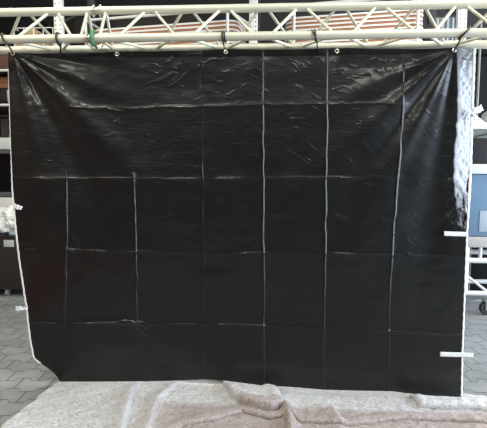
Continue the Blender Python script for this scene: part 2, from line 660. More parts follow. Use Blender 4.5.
# folded panels: vertical and horizontal creases
VC = [  # (pixel polyline y -> x, ridge height m, half width px, y range, extra)
    (poly([170, 250, 330, 385], [66.5, 66, 63.5, 62]), 0.0090, 1.2, (176, 326)),
    (poly([50, 180, 250, 325, 385], [130, 134, 135.5, 137, 137]), 0.0085, 1.15, (178, 382)),
    (poly([50, 200, 385], [201, 202.5, 204.5]), 0.0046, 1.4, (50, 382)),
    (poly([50, 200, 390], [262, 263, 264]), 0.0092, 1.2, (50, 390)),
    (poly([50, 200, 390], [327, 325.5, 323]), 0.0092, 1.2, (50, 392)),
    (poly([50, 105, 150, 200, 300, 395], [403, 402.5, 400, 395.5, 389, 388]), 0.0078, 1.2, (52, 394)),
]
HC = [
    (poly([10, 80, 130, 200, 262, 327, 400, 470], [106, 107, 108, 106.5, 104.5, 103.5, 103.5, 104]), 0.0085, 1.0, (74, 402)),
    (poly([10, 65, 200, 327, 400, 470], [178.5, 178.5, 178.5, 177.5, 178.5, 180.5]), 0.0070, 1.0, (13, 470)),
    (poly([20, 60, 200, 330, 400, 465], [249, 250, 253, 254, 255, 258]), 0.0060, 1.0, (22, 465)),
    (poly([28, 60, 140, 205, 330, 462], [321, 324, 323, 324, 327.5, 335]), 0.0075, 1.0, (30, 465)),
]
for k, (f, h, wd_, (a, b)) in enumerate(VC):
    d = PX-f(PY)+0.7*vnoise(PY/14, PY*0+k*3.1, 21)
    fade = ss(a-6, a+4, PY)*(1-ss(b-4, b+6, PY))
    wob = 0.90+0.28*vnoise(PY/19, PY*0+k, 31)
    q_ = np.clip(1-np.where(d > 0, d/(wd_*1.3), -d/wd_), 0, 1)
    fade = fade*(1-(0.6 if k == 5 else 0.35)*ss(215 if k == 5 else 250, 330, PY))
    if k == 5:
        fade = fade*(0.35+0.65*ss(96, 108, PY))
    OUT += h*wob*fade*(q_-0.12*np.sin(2*PI*q_)*(q_ < 0.5))
    OUT += 0.0025*fade*np.exp(-np.abs(d)/16)
for k, (f, h, wd_, (a, b)) in enumerate(HC):
    d = PY-f(PX)+0.8*vnoise(PX/12, PX*0+k*2.7, 41)
    fade = ss(a-8, a+4, PX)*(1-ss(b-4, b+8, PX))
    wob = 0.65+0.5*vnoise(PX/23, PX*0+k, 51)
    OUT += h*wob*fade*np.exp(-np.abs(d)/wd_)
    OUT += 0.0022*fade*np.exp(-np.abs(d)/16)
# each panel keeps its own slight tilt from the folding
vx = [0, 66, 134, 202.5, 263, 325, 396, 480]
hy = [40, 105, 178, 253, 326, 400]
for i in range(7):
    for j in range(5):
        s_ = np.clip((PX-vx[i])/(vx[i+1]-vx[i]), 0, 1)
        t_ = np.clip((PY-hy[j])/(hy[j+1]-hy[j]), 0, 1)
        win = 16*s_*(1-s_)*t_*(1-t_)
        OUT += win*(rng.uniform(-1, 1)*0.003 + (s_-0.5)*rng.uniform(-1, 1)*0.004 + (t_-0.5)*rng.uniform(-1, 1)*0.003)


# pulls that fan out of the two upper corner grommets: ridges given by angle below the horizontal
def fan(gx, gy, side, rays):
    global OUT
    dx, dy = (PX-gx)*side, PY-gy
    r = np.hypot(dx, dy)
    th = np.degrees(np.arctan2(dy, dx))
    for (ang, wdeg, h, r0, r1, bend) in rays:
        a = ang+bend*(r/200)
        env = ss(2, 30, r)*(1-ss(r0, r1, r))
        OUT += 0.52*h*env*np.exp(-((th-a)/wdeg)**2)


fan(12.5, 52, 1, [(40, 6, 0.026, 100, 260, 6), (22, 5, 0.012, 90, 170, 0), (58, 5, -0.022, 110, 260, 4), (74, 5, 0.020, 150, 300, 4), (9, 3.5, -0.008, 70, 140, 0)])
fan(454.5, 49, 1, [(180-64, 5, 0.020, 110, 260, 2), (180-42, 6, 0.020, 130, 260, 0), (180-82, 6, -0.022, 170, 330, 0), (180-54, 3.5, -0.012, 110, 230, 0), (180-24, 6, 0.012, 110, 220, 0)])
# sharp diagonal buckle below the left column crossing
def stroke(x0, y0, x1, y1, h, wpx):
    global OUT
    L_ = math.hypot(x1-x0, y1-y0)
    ux, uy = (x1-x0)/L_, (y1-y0)/L_
    m = (PX > min(x0, x1)-8) & (PX < max(x0, x1)+8) & (PY > min(y0, y1)-8) & (PY < max(y0, y1)+8)
    if not m.any():
        return
    qx, qy = PX[m]-x0, PY[m]-y0
    s_ = (qx*ux+qy*uy)/L_
    d = -qx*uy+qy*ux + 1.2*np.sin(s_*5+x0)
    env = np.clip(1-(2*s_-1)**2, 0, 1)
    OUT[m] += h*env*np.exp(-(d/wpx)**2)


for s_ in [(166, 63, 175, 56, .005, 1.0), (208, 62, 217, 57, .005, .9), (146, 86, 172, 73, .004, 1.2), (166, 88, 190, 72, .004, 1.2),
           (77, 105, 100, 109, .006, 1.6), (95, 109, 128, 110, .004, 1.4), (66, 248, 82, 252, .006, 2), (69, 235, 80, 250, .006, 2.2),
           (136, 320, 148, 330, .007, 2.0), (112, 322, 140, 323, .005, 1.6), (142, 326, 146, 338, .005, 1.6), (132, 172, 136, 186, .006, 2),
           (305, 138, 322, 158, .0018, .9), (282, 148, 312, 166, .0016, .9), (380, 216, 392, 222, .004, 1), (330, 210, 350, 222, .004, 1.4),
           (444, 216, 452, 212, .004, 1), (448, 223, 462, 224, .004, 1), (404, 254, 420, 256, .003, 1.6), (225, 370, 238, 374, .004, 1)]:
    stroke(*s_)
for _ in range(420):
    c = rng.integers(2, 7) if rng.random() < 0.75 else rng.integers(0, 7)
    x = rng.uniform(vx[c]+4, vx[c+1]-4)
    y = 56+(rng.random()**1.5)*200 if rng.random() < 0.8 else rng.uniform(56, 375)
    lean = -0.28 if x < 240 else 0.35
    a = lean+rng.normal(0, 0.22)
    l_ = rng.uniform(4, 18)
    stroke(x, y, x+l_*math.cos(a), y+l_*math.sin(a), rng.uniform(0.0004, 0.0016), rng.uniform(0.5, 0.85))
# right-hand edge turned back towards the open gate, finely crumpled
xb_f = poly([45, 90, 120, 150, 180, 210, 250, 400], [458.5, 459.5, 458.5, 456.5, 455, 458, 462, 462])
wid = xr_f(PY)-xb_f(PY)
e_ = np.clip((PX-xb_f(PY))/np.maximum(wid, 1), 0, 1)
stp = 1-ss(160, 240, PY+9*vnoise(PX/3, PY/7, 81))
soft = np.maximum(PX-xb_f(PY)+2.0+1.3*vnoise(PY/5, PX*0, 83)*ss(70, 150, PY), 0)
high = 1-ss(62, 110, PY)
OUT += 0.040*ss(395, 456, PX)*high
OUT -= stp*(1-0.30*high)*(soft**2/(soft+2.0))*0.0100
crk = fbm(SX*48, SZ*36, 61, 3)
OUT += stp*ss(0, 0.25, e_)*0.0050*crk
OUT += ss(435, 462, PX)*ss(150, 185, PY)*(1-ss(222, 250, PY))*0.0035*fbm(SX*26, SZ*22, 71, 3)
# left-hand edge rolls slightly back
edl = np.clip(1-(PX-xl_f(PY))/14, 0, 1)
OUT -= 0.012*edl**2

W = unproj(PX, PY, SY-OUT)
sheet = grid_mesh('hanging_sheet', W, NY, NX, M['sheet'])
tag(sheet, 'large creased black plastic sheet hanging from the truss', 'sheet')
so = sheet.modifiers.new('thickness', 'SOLIDIFY')
so.thickness = 0.0012
so.offset = 1.0


def sheet_point(px, py, lift=0.0):
    i = np.argmin((PX-px)**2+(PY-py)**2)
    p = W.reshape(-1, 3)[i]
    return Vector((p[0], p[1]-lift, p[2]))


def near(px, py, k=3):
    """front-most nearby level of the sheet"""
    i = np.unravel_index(np.argmin((PX-px)**2+(PY-py)**2), PX.shape)
    blk = W[max(0, i[0]-k):i[0]+k+1, max(0, i[1]-k):i[1]+k+1, 1]
    return float(blk.min())


# white bound edges
def hem(col, rows, r):
    pts = [Vector(W[i, col]) for i in rows]
    pts = [p+Vector((0.0012*math.sin(k*1.7), 0, 0)) for k, p in enumerate(pts)]
    MB().path(pts, r, 8, flat=0.55).build('hem', M['hem'], sheet, label='white bound edge')


rowsL = [i for i in range(int(NY*0.05), int(NY*0.945), 5)]
hem(0, rowsL, lambda t: 0.0035+0.0045*ss(0.25, 0.5, t))
hem(NX-1, range(0, NY, 5), lambda t: 0.0125-0.004*ss(0.3, 0.6, t))
# grommets
GR = [(13, 54), (117, 54.3), (226, 52), (337, 51.2), (454, 50.2)]
for (gx, gy) in GR:
    p = sheet_point(gx, gy)
    y = near(gx, gy, 4)
    b = MB()
    ring = [Vector((p.x+0.0105*math.cos(a), y-0.003, p.z+0.0105*math.sin(a))) for a in (2*PI*k/20 for k in range(20))]
    b.path(ring, 0.004, 8, closed=True)
    b.build('grommet', M['grommet'], sheet, label='pale metal eyelet')

# ------------------------------------------------------------------ ties round the front chord
def tie(name, px, m, label, r=0.006, lean=0.0, turns=1, tail=None, end=None):
    p = at(px, 37, TY)
    b = MB()
    pts = []
    n = 26*turns
    rad = R+r*1.04+(0.0035 if m is M['tie_green'] else 0)
    for k in range(n+1):
        a = 2*PI*k/26 + PI*0.5
        pts.append(Vector((p.x+lean*math.sin(a)*-1*rad*1.0 + (k/26)*0.014*(turns > 1), TY+rad*math.cos(a), TZ+rad*math.sin(a))))
    b.path(pts, r, 8, closed=(turns == 1) and False)
    o = b.build(name, m)
    tag(o, label, 'tie', 'ties round the truss tube')
    if tail:
        b = MB()
        pp = [Vector(q) for q in tail]
        # smooth the tail
        sm = []
        for i in range(len(pp)-1):
            for t in (0, .25, .5, .75):
                sm.append(pp[i].lerp(pp[i+1], t))
        sm.append(pp[-1])
        for _ in range(3):
            sm = [sm[0]]+[(sm[i-1]+sm[i]*2+sm[i+1])/4 for i in range(1, len(sm)-1)]+[sm[-1]]
        b.path(sm, r*0.75, 8)
        b.build('tail', m, o)
    return o


def gpt(i, dz=0.012):
    p = sheet_point(*GR[i])
    return Vector((p.x, near(*GR[i], 4)-0.007, p.z+dz))


def under(px):
    p = at(px, 43, TY)
    return Vector((p.x, TY-0.004, TZ-R-0.006))


tie('cable_tie', 5.5, M['tie_brown'], 'dark brown tie at the far left, slanting to the sheet corner', 0.007, 0.5, 1, [under(8), at(10, 48, TY+0.03), gpt(0)])
tie('cable_tie', 58.5, M['tie_brown'], 'dark brown tie beside the perforated upright, left of the green tie', 0.0075, 0.1, 1, [under(59), at(61, 46.5, TY+0.03), at(60.5, 50, TY+0.07), sheet_point(61, 54, 0.008)])
tie('cable_tie', 93.5, M['tie_green'], 'green tie round the truss tube at its joint', 0.010, -0.15, 1, [under(94), at(95.5, 46, TY+0.01), at(97, 48.5, TY+0.04)])
tie('cable_tie', 222, M['tie_black'], 'black double looped tie above the middle eyelet', 0.005, 0.0, 2, [under(223), at(224, 47, TY+0.03), gpt(2)])
tie('cable_tie', 315, M['tie_black'], 'thin black tie with a loose end sticking up', 0.005, 0.15, 1, [at(311.5, 29.5, TY-0.03), at(315, 36, TY-0.036), under(317), at(317, 47, TY+0.05), sheet_point(317.5, 52.5, 0.007)])
tie('cable_tie', 464, M['tie_black'], 'black tie at the far right, slanting to the sheet corner', 0.0065, -0.9, 1, [under(460), at(457, 46.5, TY+0.04), gpt(4)])

# ------------------------------------------------------------------ strips of tape on the sheet edges
def tape(px0, py0, px1, py1, hpx, label, curl=0.0, crumple=0.0, seed=0):
    n, mm = 26, 7
    Ysurf = min(near(px0, py0, 5), near((px0+px1)/2, (py0+py1)/2, 5))
    co = np.zeros((mm, n, 3))
    for i in range(n):
        t = i/(n-1)
        cx, cy = px0+(px1-px0)*t, py0+(py1-py0)*t
        for j in range(mm):
            s_ = j/(mm-1)-0.5
            L_ = math.hypot(px1-px0, py1-py0)
            ox, oy = -(py1-py0)/L_*hpx*s_, (px1-px0)/L_*hpx*s_
            rag = crumple*1.5*float(vnoise(np.array(t*7.), np.array(seed+s_*2), 5))
            p = at(cx+ox, cy+oy+rag, Ysurf-0.004)
            p.y -= 0.002 + curl*t*t + crumple*0.012*float(vnoise(np.array(t*6.), np.array(s_*3+seed), 9))
            co[j, i] = p
    o = grid_mesh('tape_strip', co, mm, n, M['tape'])
    s = o.modifiers.new('thickness', 'SOLIDIFY')
    s.thickness = 0.0012
    s.offset = 1
    tag(o, label, 'tape', 'white tape strips on the sheet edges')
    return o


tape(444, 233.6, 467.5, 234.2, 4.6, 'upper of two straight white tape strips on right edge')
tape(440, 354, 473, 355, 4.6, 'lower of two straight white tape strips on right edge')
tape(467.5, 116, 483, 106.5, 6.5, 'crumpled white tape sticking out near the top right corner', -0.01, 1.0, 3)
tape(13.5, 205.5, 22, 208.5, 4.0, 'short slanted white tape near the middle of left edge', 0, 0.4, 5)
tape(27.5, 309.5, 16, 307.5, 4.0, 'white tape tail sticking out low on the left edge', 0.004, 0.6, 8)

# ------------------------------------------------------------------ blanket on the floor
BNX, BNY = 520, 230
bu, bv = np.meshgrid(np.linspace(0, 1, BNX), np.linspace(0, 1, BNY))
bx0, bx1, by0, by1 = -1.62, 2.05, 2.28, 3.08
XX = bx0+(bx1-bx0)*bu
# front part runs further left than the back: slanted left edge
pA, pB = on_z(8, 421, 0.02), on_z(60, 381.5, 0.02)
YY = by0+(3.17-0.065*(XX+1.45)-by0)*bv
YY = YY + 0.02*np.sin(XX*3.1)*bv + 0.012*fbm(XX*4, YY*0, 3, 2)*bv
left = pA.x+(pB.x-pA.x)*(YY-pA.y)/(pB.y-pA.y)+0.018*fbm(YY*9, YY*0+2, 13, 2)
XX = left+(bx1-left)*bu
ZZ = 0.016+0.004*fbm(XX*5, YY*5, 4, 3)+0.003*fbm(XX*26, YY*26, 6, 2)


def bridge(pts, h, w0, w1=None, z=0.03):
    """a fold of the cloth along photo points; w0 / w1: half widths on its two sides"""
    global ZZ
    w1 = w1 or w0
    h *= 2.4
    P_ = [on_z(x, y, z) for x, y in pts]
    best = np.full_like(XX, 1e9)
    side = np.zeros_like(XX)
    tt = np.zeros_like(XX)
    for i in range(len(P_)-1):
        a, b = P_[i], P_[i+1]
        dx, dy = b.x-a.x, b.y-a.y
        L2 = dx*dx+dy*dy
        t = np.clip(((XX-a.x)*dx+(YY-a.y)*dy)/L2, 0, 1)
        qx, qy = XX-(a.x+t*dx), YY-(a.y+t*dy)
        d = np.hypot(qx, qy)
        s = np.sign(dx*qy-dy*qx)
        m = d < best
        best = np.where(m, d, best)
        side = np.where(m, s, side)
        tt = np.where(m, (i+t)/(len(P_)-1), tt)
    wv = np.where(side > 0, w0, w1)
    ZZ = ZZ + h*np.exp(-(best/wv)**2)*(0.55+0.45*np.sin(PI*np.clip(tt, 0.05, 0.95)))


def layer(pts, h, w=0.012, lip=0.4, lipw=0.05, z=0.03, over=0.0):
    """a second layer of cloth inside the outline given by photo points"""
    global ZZ, XX, YY
    P_ = [on_z(x, y, z) for x, y in pts]
    n = len(P_)
    best = np.full_like(XX, 1e9)
    ins = np.zeros(XX.shape, bool)
    for i in range(n):
        a, b = P_[i], P_[(i+1) % n]
        dx, dy = b.x-a.x, b.y-a.y
        t = np.clip(((XX-a.x)*dx+(YY-a.y)*dy)/(dx*dx+dy*dy), 0, 1)
        best = np.minimum(best, np.hypot(XX-(a.x+t*dx), YY-(a.y+t*dy)))
        c = ((a.y > YY) != (b.y > YY))
        xi = a.x+(YY-a.y)/(dy if abs(dy) > 1e-9 else 1e-9)*dx
        ins ^= c & (XX < xi)
    d = np.where(ins, best, -best)
    h *= 1.5
    ov = over*np.exp(-((d-0.006)/0.010)**2)
    ZZ = ZZ + h*ss(-w, w, d) + h*lip*np.exp(-((d-lipw*0.5)/(lipw*0.5))**2)
    if over:
        # the lip rolls out over what lies below
        gr, gc = np.gradient(d)
        xr_, xc_ = np.gradient(XX)
        yr_, yc_ = np.gradient(YY)
        det = xc_*yr_-xr_*yc_
        gx, gy = (gc*yr_-gr*yc_)/det, (gr*xc_-gc*xr_)/det
        ln = np.maximum(np.hypot(gx, gy), 1e-6)
        XX = XX-ov*gx/ln
        YY = YY-ov*gy/ln


bridge([(139, 380), (131, 398), (127, 414), (120, 440)], 0.016, 0.012, 0.06)
bridge([(172, 390), (157, 404), (148, 430)], 0.013, 0.014, 0.07)
bridge([(282, 404), (288, 416), (292, 440)], 0.022, 0.04, 0.02)
bridge([(296, 396), (330, 410), (345, 430)], 0.008, 0.02, 0.06)
layer([(150, 450), (182, 424.5), (215, 418), (243, 411), (270, 417), (290, 414), (300, 420), (345, 424), (400, 418), (450, 419), (520, 424), (640, 424), (640, 366), (-120, 366), (-120, 450)], 0.015, 0.008, 0.25, 0.05, over=0.016)
layer([(219, 370), (226, 388), (234, 400), (243, 408), (256, 411), (271, 413), (281, 410), (276, 400), (262, 386), (255, 370)], 0.036, 0.010, 0.3, 0.05, over=0.018)
layer([(402, 366), (406, 388), (414, 400), (421, 409), (450, 411), (500, 413), (640, 415), (640, 366)], 0.020, 0.008, 0.4, 0.05, over=0.016)
# rim sinks to the floor
edge = np.minimum(np.minimum((XX-left)/0.03, (by1-YY+0.03)/0.03), 1)
ZZ = 0.006+np.maximum(ZZ-0.006, 0)*np.clip(edge, 0.35, 1)
# the sheet's lower edge just rests on it
zlow = np.interp(XX, SX[-1], W[-1, :, 2]-0.003)
k_ = np.minimum(1, np.maximum(zlow-0.002, 0.004)/np.maximum(ZZ, 0.004))
near_sheet = 1-ss(0.02, 0.13, np.abs(YY-SY))
ZZ = ZZ*(1-near_sheet*(1-k_))
ZZ = np.where(np.abs(YY-SY) < 0.04, np.minimum(ZZ, zlow), ZZ)
bl = np.stack([XX, YY, ZZ], -1)
blanket = grid_mesh('moving_blanket', bl, BNY, BNX, M['blanket'])
for p in blanket.data.polygons[:1]:
    pass
s = blanket.modifiers.new('thickness', 'SOLIDIFY')
s.thickness = 0.005
s.offset = -1
tag(blanket, 'crumpled grey felt blanket lying on the paving under the black sheet', 'blanket')

# ------------------------------------------------------------------ pallet rack behind
RY = 5.45
rack = thing('pallet_rack', (at(254, 200, RY).x, RY, 0), 'cream steel storage rack with perforated uprights behind the truss', 'rack')
upx = [at(px, 15, RY).x for px in (59, 253.5, 461.5)]
bay = (upx[2]-upx[0])/2
upx = [upx[0]-bay]+upx
for x in upx:
    for y in (RY, RY+1.0):
        zc = 2.1
        b = MB()
        b.box((x, y, zc), (0.098, 0.07, 4.2), bevel=0.006)
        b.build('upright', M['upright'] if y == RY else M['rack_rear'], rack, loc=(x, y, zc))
    b = MB()
    for k in range(4):
        b.tube((x, RY+0.03, 0.3+k), (x, RY+0.97, 0.8+k), 0.014, 8)
    b.build('side_bracing', M['rack_rear'], rack)
for z in (at(4, 144, RY).z, 2.875):
    for y in (RY-0.02, RY+1.02):
        for i in range(1 if z > 2 else 0, len(upx)-1):
            b = MB()
            b.box(((upx[i]+upx[i+1])/2, y, z), (bay-0.10, 0.05, 0.13 if z < 2 else 0.11), bevel=0.006)
            b.build('beam', M['beam_perf'], rack)
    for i in range(1 if z > 2 else 0, len(upx)-1):
        b = MB()
        b.box(((upx[i]+upx[i+1])/2, RY+0.5, z+(0.070 if z < 2 else 0.062)), (bay-0.11, 1.0, 0.018))
        b.build('shelf_board', M['beam_perf'], rack)
# two thin wire shelves in the left bay
for zz in (at(4, 70.5, RY).z, at(4, 105, RY).z):
    b = MB()
    xa, xb = upx[0]+0.05, upx[1]-0.05
    b.tube((xa, RY, zz), (xb, RY, zz), 0.016, 10)
    b.tube((xa, RY+0.9, zz), (xb, RY+0.9, zz), 0.016, 10)
    b.build('shelf_rail', M['frame'], rack)
    MB().box(((xa+xb)/2, RY+0.45, zz), (xb-xa, 0.88, 0.016)).build('shelf_board', M['brown'], rack)
z70, z105 = at(4, 69, RY).z, at(4, 103.5, RY).z
zb = at(4, 144, RY).z+0.080

XBL = at(6, 80, RY).x                                         # right-hand ends seen beside the sheet


def boxthing(name, c, s, m, label, cat, bevel=0.01, lid=None, rz=0.0):
    o = MB().box(c, s, rz, bevel).build(name, m)
    tag(o, label, cat)
    return o


sx1 = at(55, 60, RY+0.1).x
ztop = 2.945
z70 += 0.004
o = boxthing('storage_box', (sx1-0.50, RY+0.46, (z70+ztop)/2), (1.0, 0.72, ztop-z70), M['redbox'], 'dark red-brown box on the upper shelf at far left, under the tan rolls', 'box')
for k in range(2):
    MB().box((sx1-0.78+k*0.5, RY+0.094, ztop-0.05), (0.12, 0.012, 0.022), 0, 0.004).build('handle', M['black'], o)
b = MB()
c0 = Vector((XBL-0.10, RY+0.45, z105))
hh = (z70-z105)
b.box(c0+Vector((0, 0, hh*0.29)), (0.55, 0.6, hh*0.42), bevel=0.008)
o = b.build('plastic_crate', M['black'])
tag(o, 'black crate under the orange-brown wooden crate at far left', 'crate')
for k in range(3):
    MB().box(c0+Vector((-0.1+k*0.13, -0.306, hh*0.29)), (0.018, 0.012, hh*0.36), bevel=0.003).build('rib', M['metal'], o)
b = MB()
for k in range(2):
    b.box(c0+Vector((0, -0.29, hh*(0.60+0.17*k))), (0.55, 0.02, hh*0.16), bevel=0.003)
    b.box(c0+Vector((0, 0.29, hh*(0.60+0.17*k))), (0.55, 0.02, hh*0.16), bevel=0.003)
for s in (-1, 1):
    b.box(c0+Vector((s*0.265, 0, hh*0.685)), (0.02, 0.56, hh*0.33), bevel=0.003)
b.box(c0+Vector((0, 0, hh*0.53)), (0.52, 0.56, hh*0.03))
o = b.build('wooden_crate', M['crate'])
tag(o, 'orange-brown wooden crate on the lower shelf at far left', 'crate')
b = MB()
b.box((XBL-0.02, RY+0.45, zb+0.125), (0.36, 0.55, 0.25), bevel=0.01)
o = b.build('cardboard_box', M['brown'])
tag(o, 'dark brown box on the grey-white beam beside the sheet', 'box')
o = MB().lump((XBL-0.29, RY+0.15, zb+0.09), (0.06, 0.10, 0.11), 0.3, 3, 4, 2.0).build('plastic_bag', M['bag'])
tag(o, 'white plastic bag on the beam beside the dark brown box', 'bag')

# upper level: shelf top
zu = 2.875+0.072
# tan rolled cloths and a wire basket in the left bay
for k, (px, dz, rad) in enumerate([(48, 0.104, 0.10), (40, 0.272, 0.095), (31, 0.104, 0.10)]):
    p = at(px, 40, RY+0.45)
    b = MB()
    prof = [(rad*0.55, -0.40), (rad, -0.38), (rad*1.03, -0.1), (rad*0.98, 0.15), (rad*1.02, 0.38), (rad*0.55, 0.40)]
    b.lathe((p.x, RY+0.58, zu+dz), prof, 24, 'Y')
    o = b.build('cloth_roll', M['tan'])
    tag(o, ['right hand tan cloth roll low beside the perforated upright', 'tan cloth roll resting on top of the other tan rolls', 'left hand tan cloth roll low behind the wire basket'][k], 'roll', 'tan cloth rolls in the rack')
p0, p1 = at(14, 25, RY+0.06), at(53, 36, RY+0.06)
b = MB()
zt = at(30, 28, RY+0.06).z
for z in (zu+0.012, zu+0.08, zt):
    b.tube((p0.x, RY+0.06, z), (p1.x, RY+0.06, z), 0.007, 8)
    for x in (p0.x, p1.x):
        b.tube((x, RY+0.06, z), (x, RY+0.15, z), 0.007, 8)
for k in range(5):
    x = p0.x+(p1.x-p0.x)*k/4
    b.tube((x, RY+0.06, zu+0.01), (x, RY+0.06, zt), 0.006, 8)
o = b.build('wire_basket', M['frame'])
tag(o, 'low white wire basket in front of the tan rolls', 'basket')

# stacks of white-edged boards in white tube frames
ANG = math.radians(-9)


def board_stack(pxa, pxb, n, side):
    a, b_ = at(pxa, 40, RY+0.45), at(pxb, 40, RY+0.45)
    cx, L_ = (a.x+b_.x)/2, (b_.x-a.x)
    D_ = 0.55
    base = Vector((cx, RY+0.5, zu+0.03))
    rotm = Matrix.Rotation(ANG, 4, 'Z')

    def outline(l, d, r):
        pts = []
        for (sx, sy, a0) in ((1, 1, 0), (-1, 1, 90), (-1, -1, 180), (1, -1, 270)):
            for k in range(7):
                t = math.radians(a0+k*15)
                pts.append((sx*(l/2-r)+r*math.cos(t), sy*(d/2-r)+r*math.sin(t)))
        return pts

    def slab(pts, z0, z1):
        bm = bmesh.new()
        lo = [bm.verts.new((x, y, z0)) for x, y in pts]
        hi = [bm.verts.new((x, y, z1)) for x, y in pts]
        n_ = len(pts)
        for k in range(n_):
            bm.faces.new((lo[k], lo[(k+1) % n_], hi[(k+1) % n_], hi[k]))
        bm.faces.new(lo[::-1])
        bm.faces.new(hi)
        m_ = MB()
        m_.bm.free()
        m_.bm = bm
        return m_
    ords = ['lowest', 'second lowest', 'third from the bottom', 'fourth from the bottom', 'fifth from the bottom', 'sixth from the bottom', 'seventh from the bottom', 'eighth from the bottom', 'ninth from the bottom']
    pitch = 0.050
    for k in range(n):
        root = slab(outline(L_-0.02, D_-0.02, 0.10), 0, 0.027).build('stacked_board', M['wood'])
        ed = slab(outline(L_, D_, 0.11), 0.027, 0.047).build('white_rim', M['edge'])
        ed['label'] = 'white top layer'
        ed.parent = root
        sl = 'topmost' if k == n-1 else ords[k]
        tag(root, f'orange-brown white-edged board, {sl} in the {side} stack behind the truss', 'board', f'boards in the {side} stack')
        root.matrix_world = Matrix.Translation(base+Vector((rng.normal(0, 0.004), rng.normal(0, 0.004), pitch*k))) @ rotm
    # frame
    fr_ = thing('tube_stillage', base-Vector((0, 0, 0.03)), f'white tube frame holding the {side} stack of boards', 'stillage', 'white tube frames in the rack')
    H = 0.50 if side == 'left' else 0.62
    lx, ly = L_/2+0.05, D_/2+0.05
    posts = [(-lx, -ly), (lx, -ly), (lx, ly), (-lx, ly)]
    if side == 'right':
        posts = [(-lx+0.17, -ly), (lx-0.13, -ly), (lx, ly), (-lx, ly)]
    if side == 'left':
        posts = [(-lx, -ly), (lx-0.16, -ly), (lx, ly), (-lx, ly)]
    wp = [base-Vector((0, 0, 0.03))+(rotm @ Vector((x, y, 0))) for x, y in posts]
    for q in wp:
        MB().tube(q, q+Vector((0, 0, H)), 0.018, 12).build('post', M['frame'], fr_)
    for k in range(4):
        q, q2 = wp[k], wp[(k+1) % 4]
        MB().tube(q+Vector((0, 0, H-0.02)), q2+Vector((0, 0, H-0.02)), 0.017, 12).build('top_rail', M['frame'], fr_)
        MB().tube(q+Vector((0, 0, 0.014)), q2+Vector((0, 0, 0.014)), 0.013, 12).build('bottom_rail', M['frame'], fr_)


board_stack(96, 244, 7, 'left')
board_stack(287, 419, 9, 'right')
# dark covered load and a grey-green tub right of the right stack
p = at(436, 20, RY+0.5)
b = MB()
b.box((p.x+0.04, RY+0.60, zu+0.22), (0.24, 0.6, 0.44), bevel=0.02)
o = b.build('storage_tub', M['greygreen'])
tag(o, 'dark grey-green tub with light ribs beside the right stack', 'tub')
for k in range(4):
    MB().box((p.x-0.05+k*0.06, RY+0.293, zu+0.24), (0.022, 0.014, 0.36), bevel=0.004).build('rib', M['pale'], o)
# dark covered loads high up at the back of the rack
for k, (px, m_, lb) in enumerate([(135, 'brown', 'wide dark brown covered load above the left stack of boards'), (15, 'black', 'black covered load high in the left bay of the rack')]):
    p = at(px, 10, RY+1.6)
    o = MB().box((p.x, RY+1.75, 1.95), (1.9 if k == 0 else 0.8, 0.5, 3.9), bevel=0.05).build('covered_load', M[m_])
    tag(o, lb, 'load')

# ------------------------------------------------------------------ left: black trolley cabinet with clutter
CY = on_z(4, 297, 0.0).y
xr = at(33, 260, CY).x
ctop = at(5, 236, CY).z
cb = thing('trolley_cabinet', (xr-0.6, CY+0.3, 0), 'black-brown trolley cabinet standing on the paving beside the left edge', 'cabinet')
b = MB()
b.box((xr-0.6, CY+0.38, (ctop+0.09)/2), (1.2, 0.76, ctop-0.09), bevel=0.012)
b.build('body', M['cabinet'], cb)
b = MB()
b.box((xr-0.6, CY+0.38, ctop-0.008), (1.22, 0.78, 0.022), bevel=0.006)
b.build('top_panel', M['black'], cb)
q0, q1 = at(3.5, 240, CY-0.004), at(14, 247, CY-0.004)
MB().box(((q0.x+q1.x)/2, CY-0.002, (q0.z+q1.z)/2), (q1.x-q0.x, 0.006, abs(q0.z-q1.z)), bevel=0.002).build('paper_label', M['label'], cb, label='pale paper label')
for (dx, dy) in ((-1.1, 0.08), (-1.1, 0.52), (-0.1, 0.52), (-0.36, 0.06)):
    x = xr+dx
    w = MB().lathe((x, CY+dy, 0.042), [(0.02, -0.016), (0.04, -0.014), (0.042, 0), (0.04, 0.014), (0.02, 0.016)], 22, 'X')
    w = w.build('caster', M['metal'], cb)
    MB().box((x, CY+dy, 0.075), (0.045, 0.05, 0.045), bevel=0.006).build('fork', M['metal'], w)
zc = ctop+0.004
b = MB().lump((at(6, 215, CY).x-0.06, CY+0.26, zc+0.145), (0.23, 0.19, 0.19), 0.25, 2.6, 5, 4.0)
tag(b.build('plastic_bag', M['bag']), 'crumpled white plastic bag on the black trolley cabinet', 'bag')
pz = at(6, 197, CY)
b = MB()
b.box((pz.x-0.12, CY+0.62, zc+0.215), (0.6, 0.2, 0.43), bevel=0.02)
tag(b.build('white_carton', M['edge']), 'white carton behind the crumpled bag on the cabinet', 'carton')
b = MB()
b.box((pz.x-0.12, CY+0.62, zc+0.462), (0.62, 0.22, 0.06), bevel=0.02)
tag(b.build('folded_cloth', M['darkgrey']), 'dark grey folded cloth lying on the white carton', 'cloth')
p = at(5.2, 231.5, CY+0.03)
b = MB().lathe((p.x, CY+0.05, zc+0.02), [(0.012, -0.03), (0.02, -0.028), (0.02, 0.028), (0.012, 0.03)], 20, 'Y')
tag(b.build('bottle_cap', M['navy']), 'small round dark blue cap on the cabinet top', 'cap')
p = at(11.5, 231, CY+0.05)
b = MB()
b.box((p.x, CY+0.06, zc+0.020), (0.06, 0.04, 0.04), bevel=0.01)
tag(b.build('small_box', M['pale']), 'tiny pale blue box beside the dark blue cap', 'box')

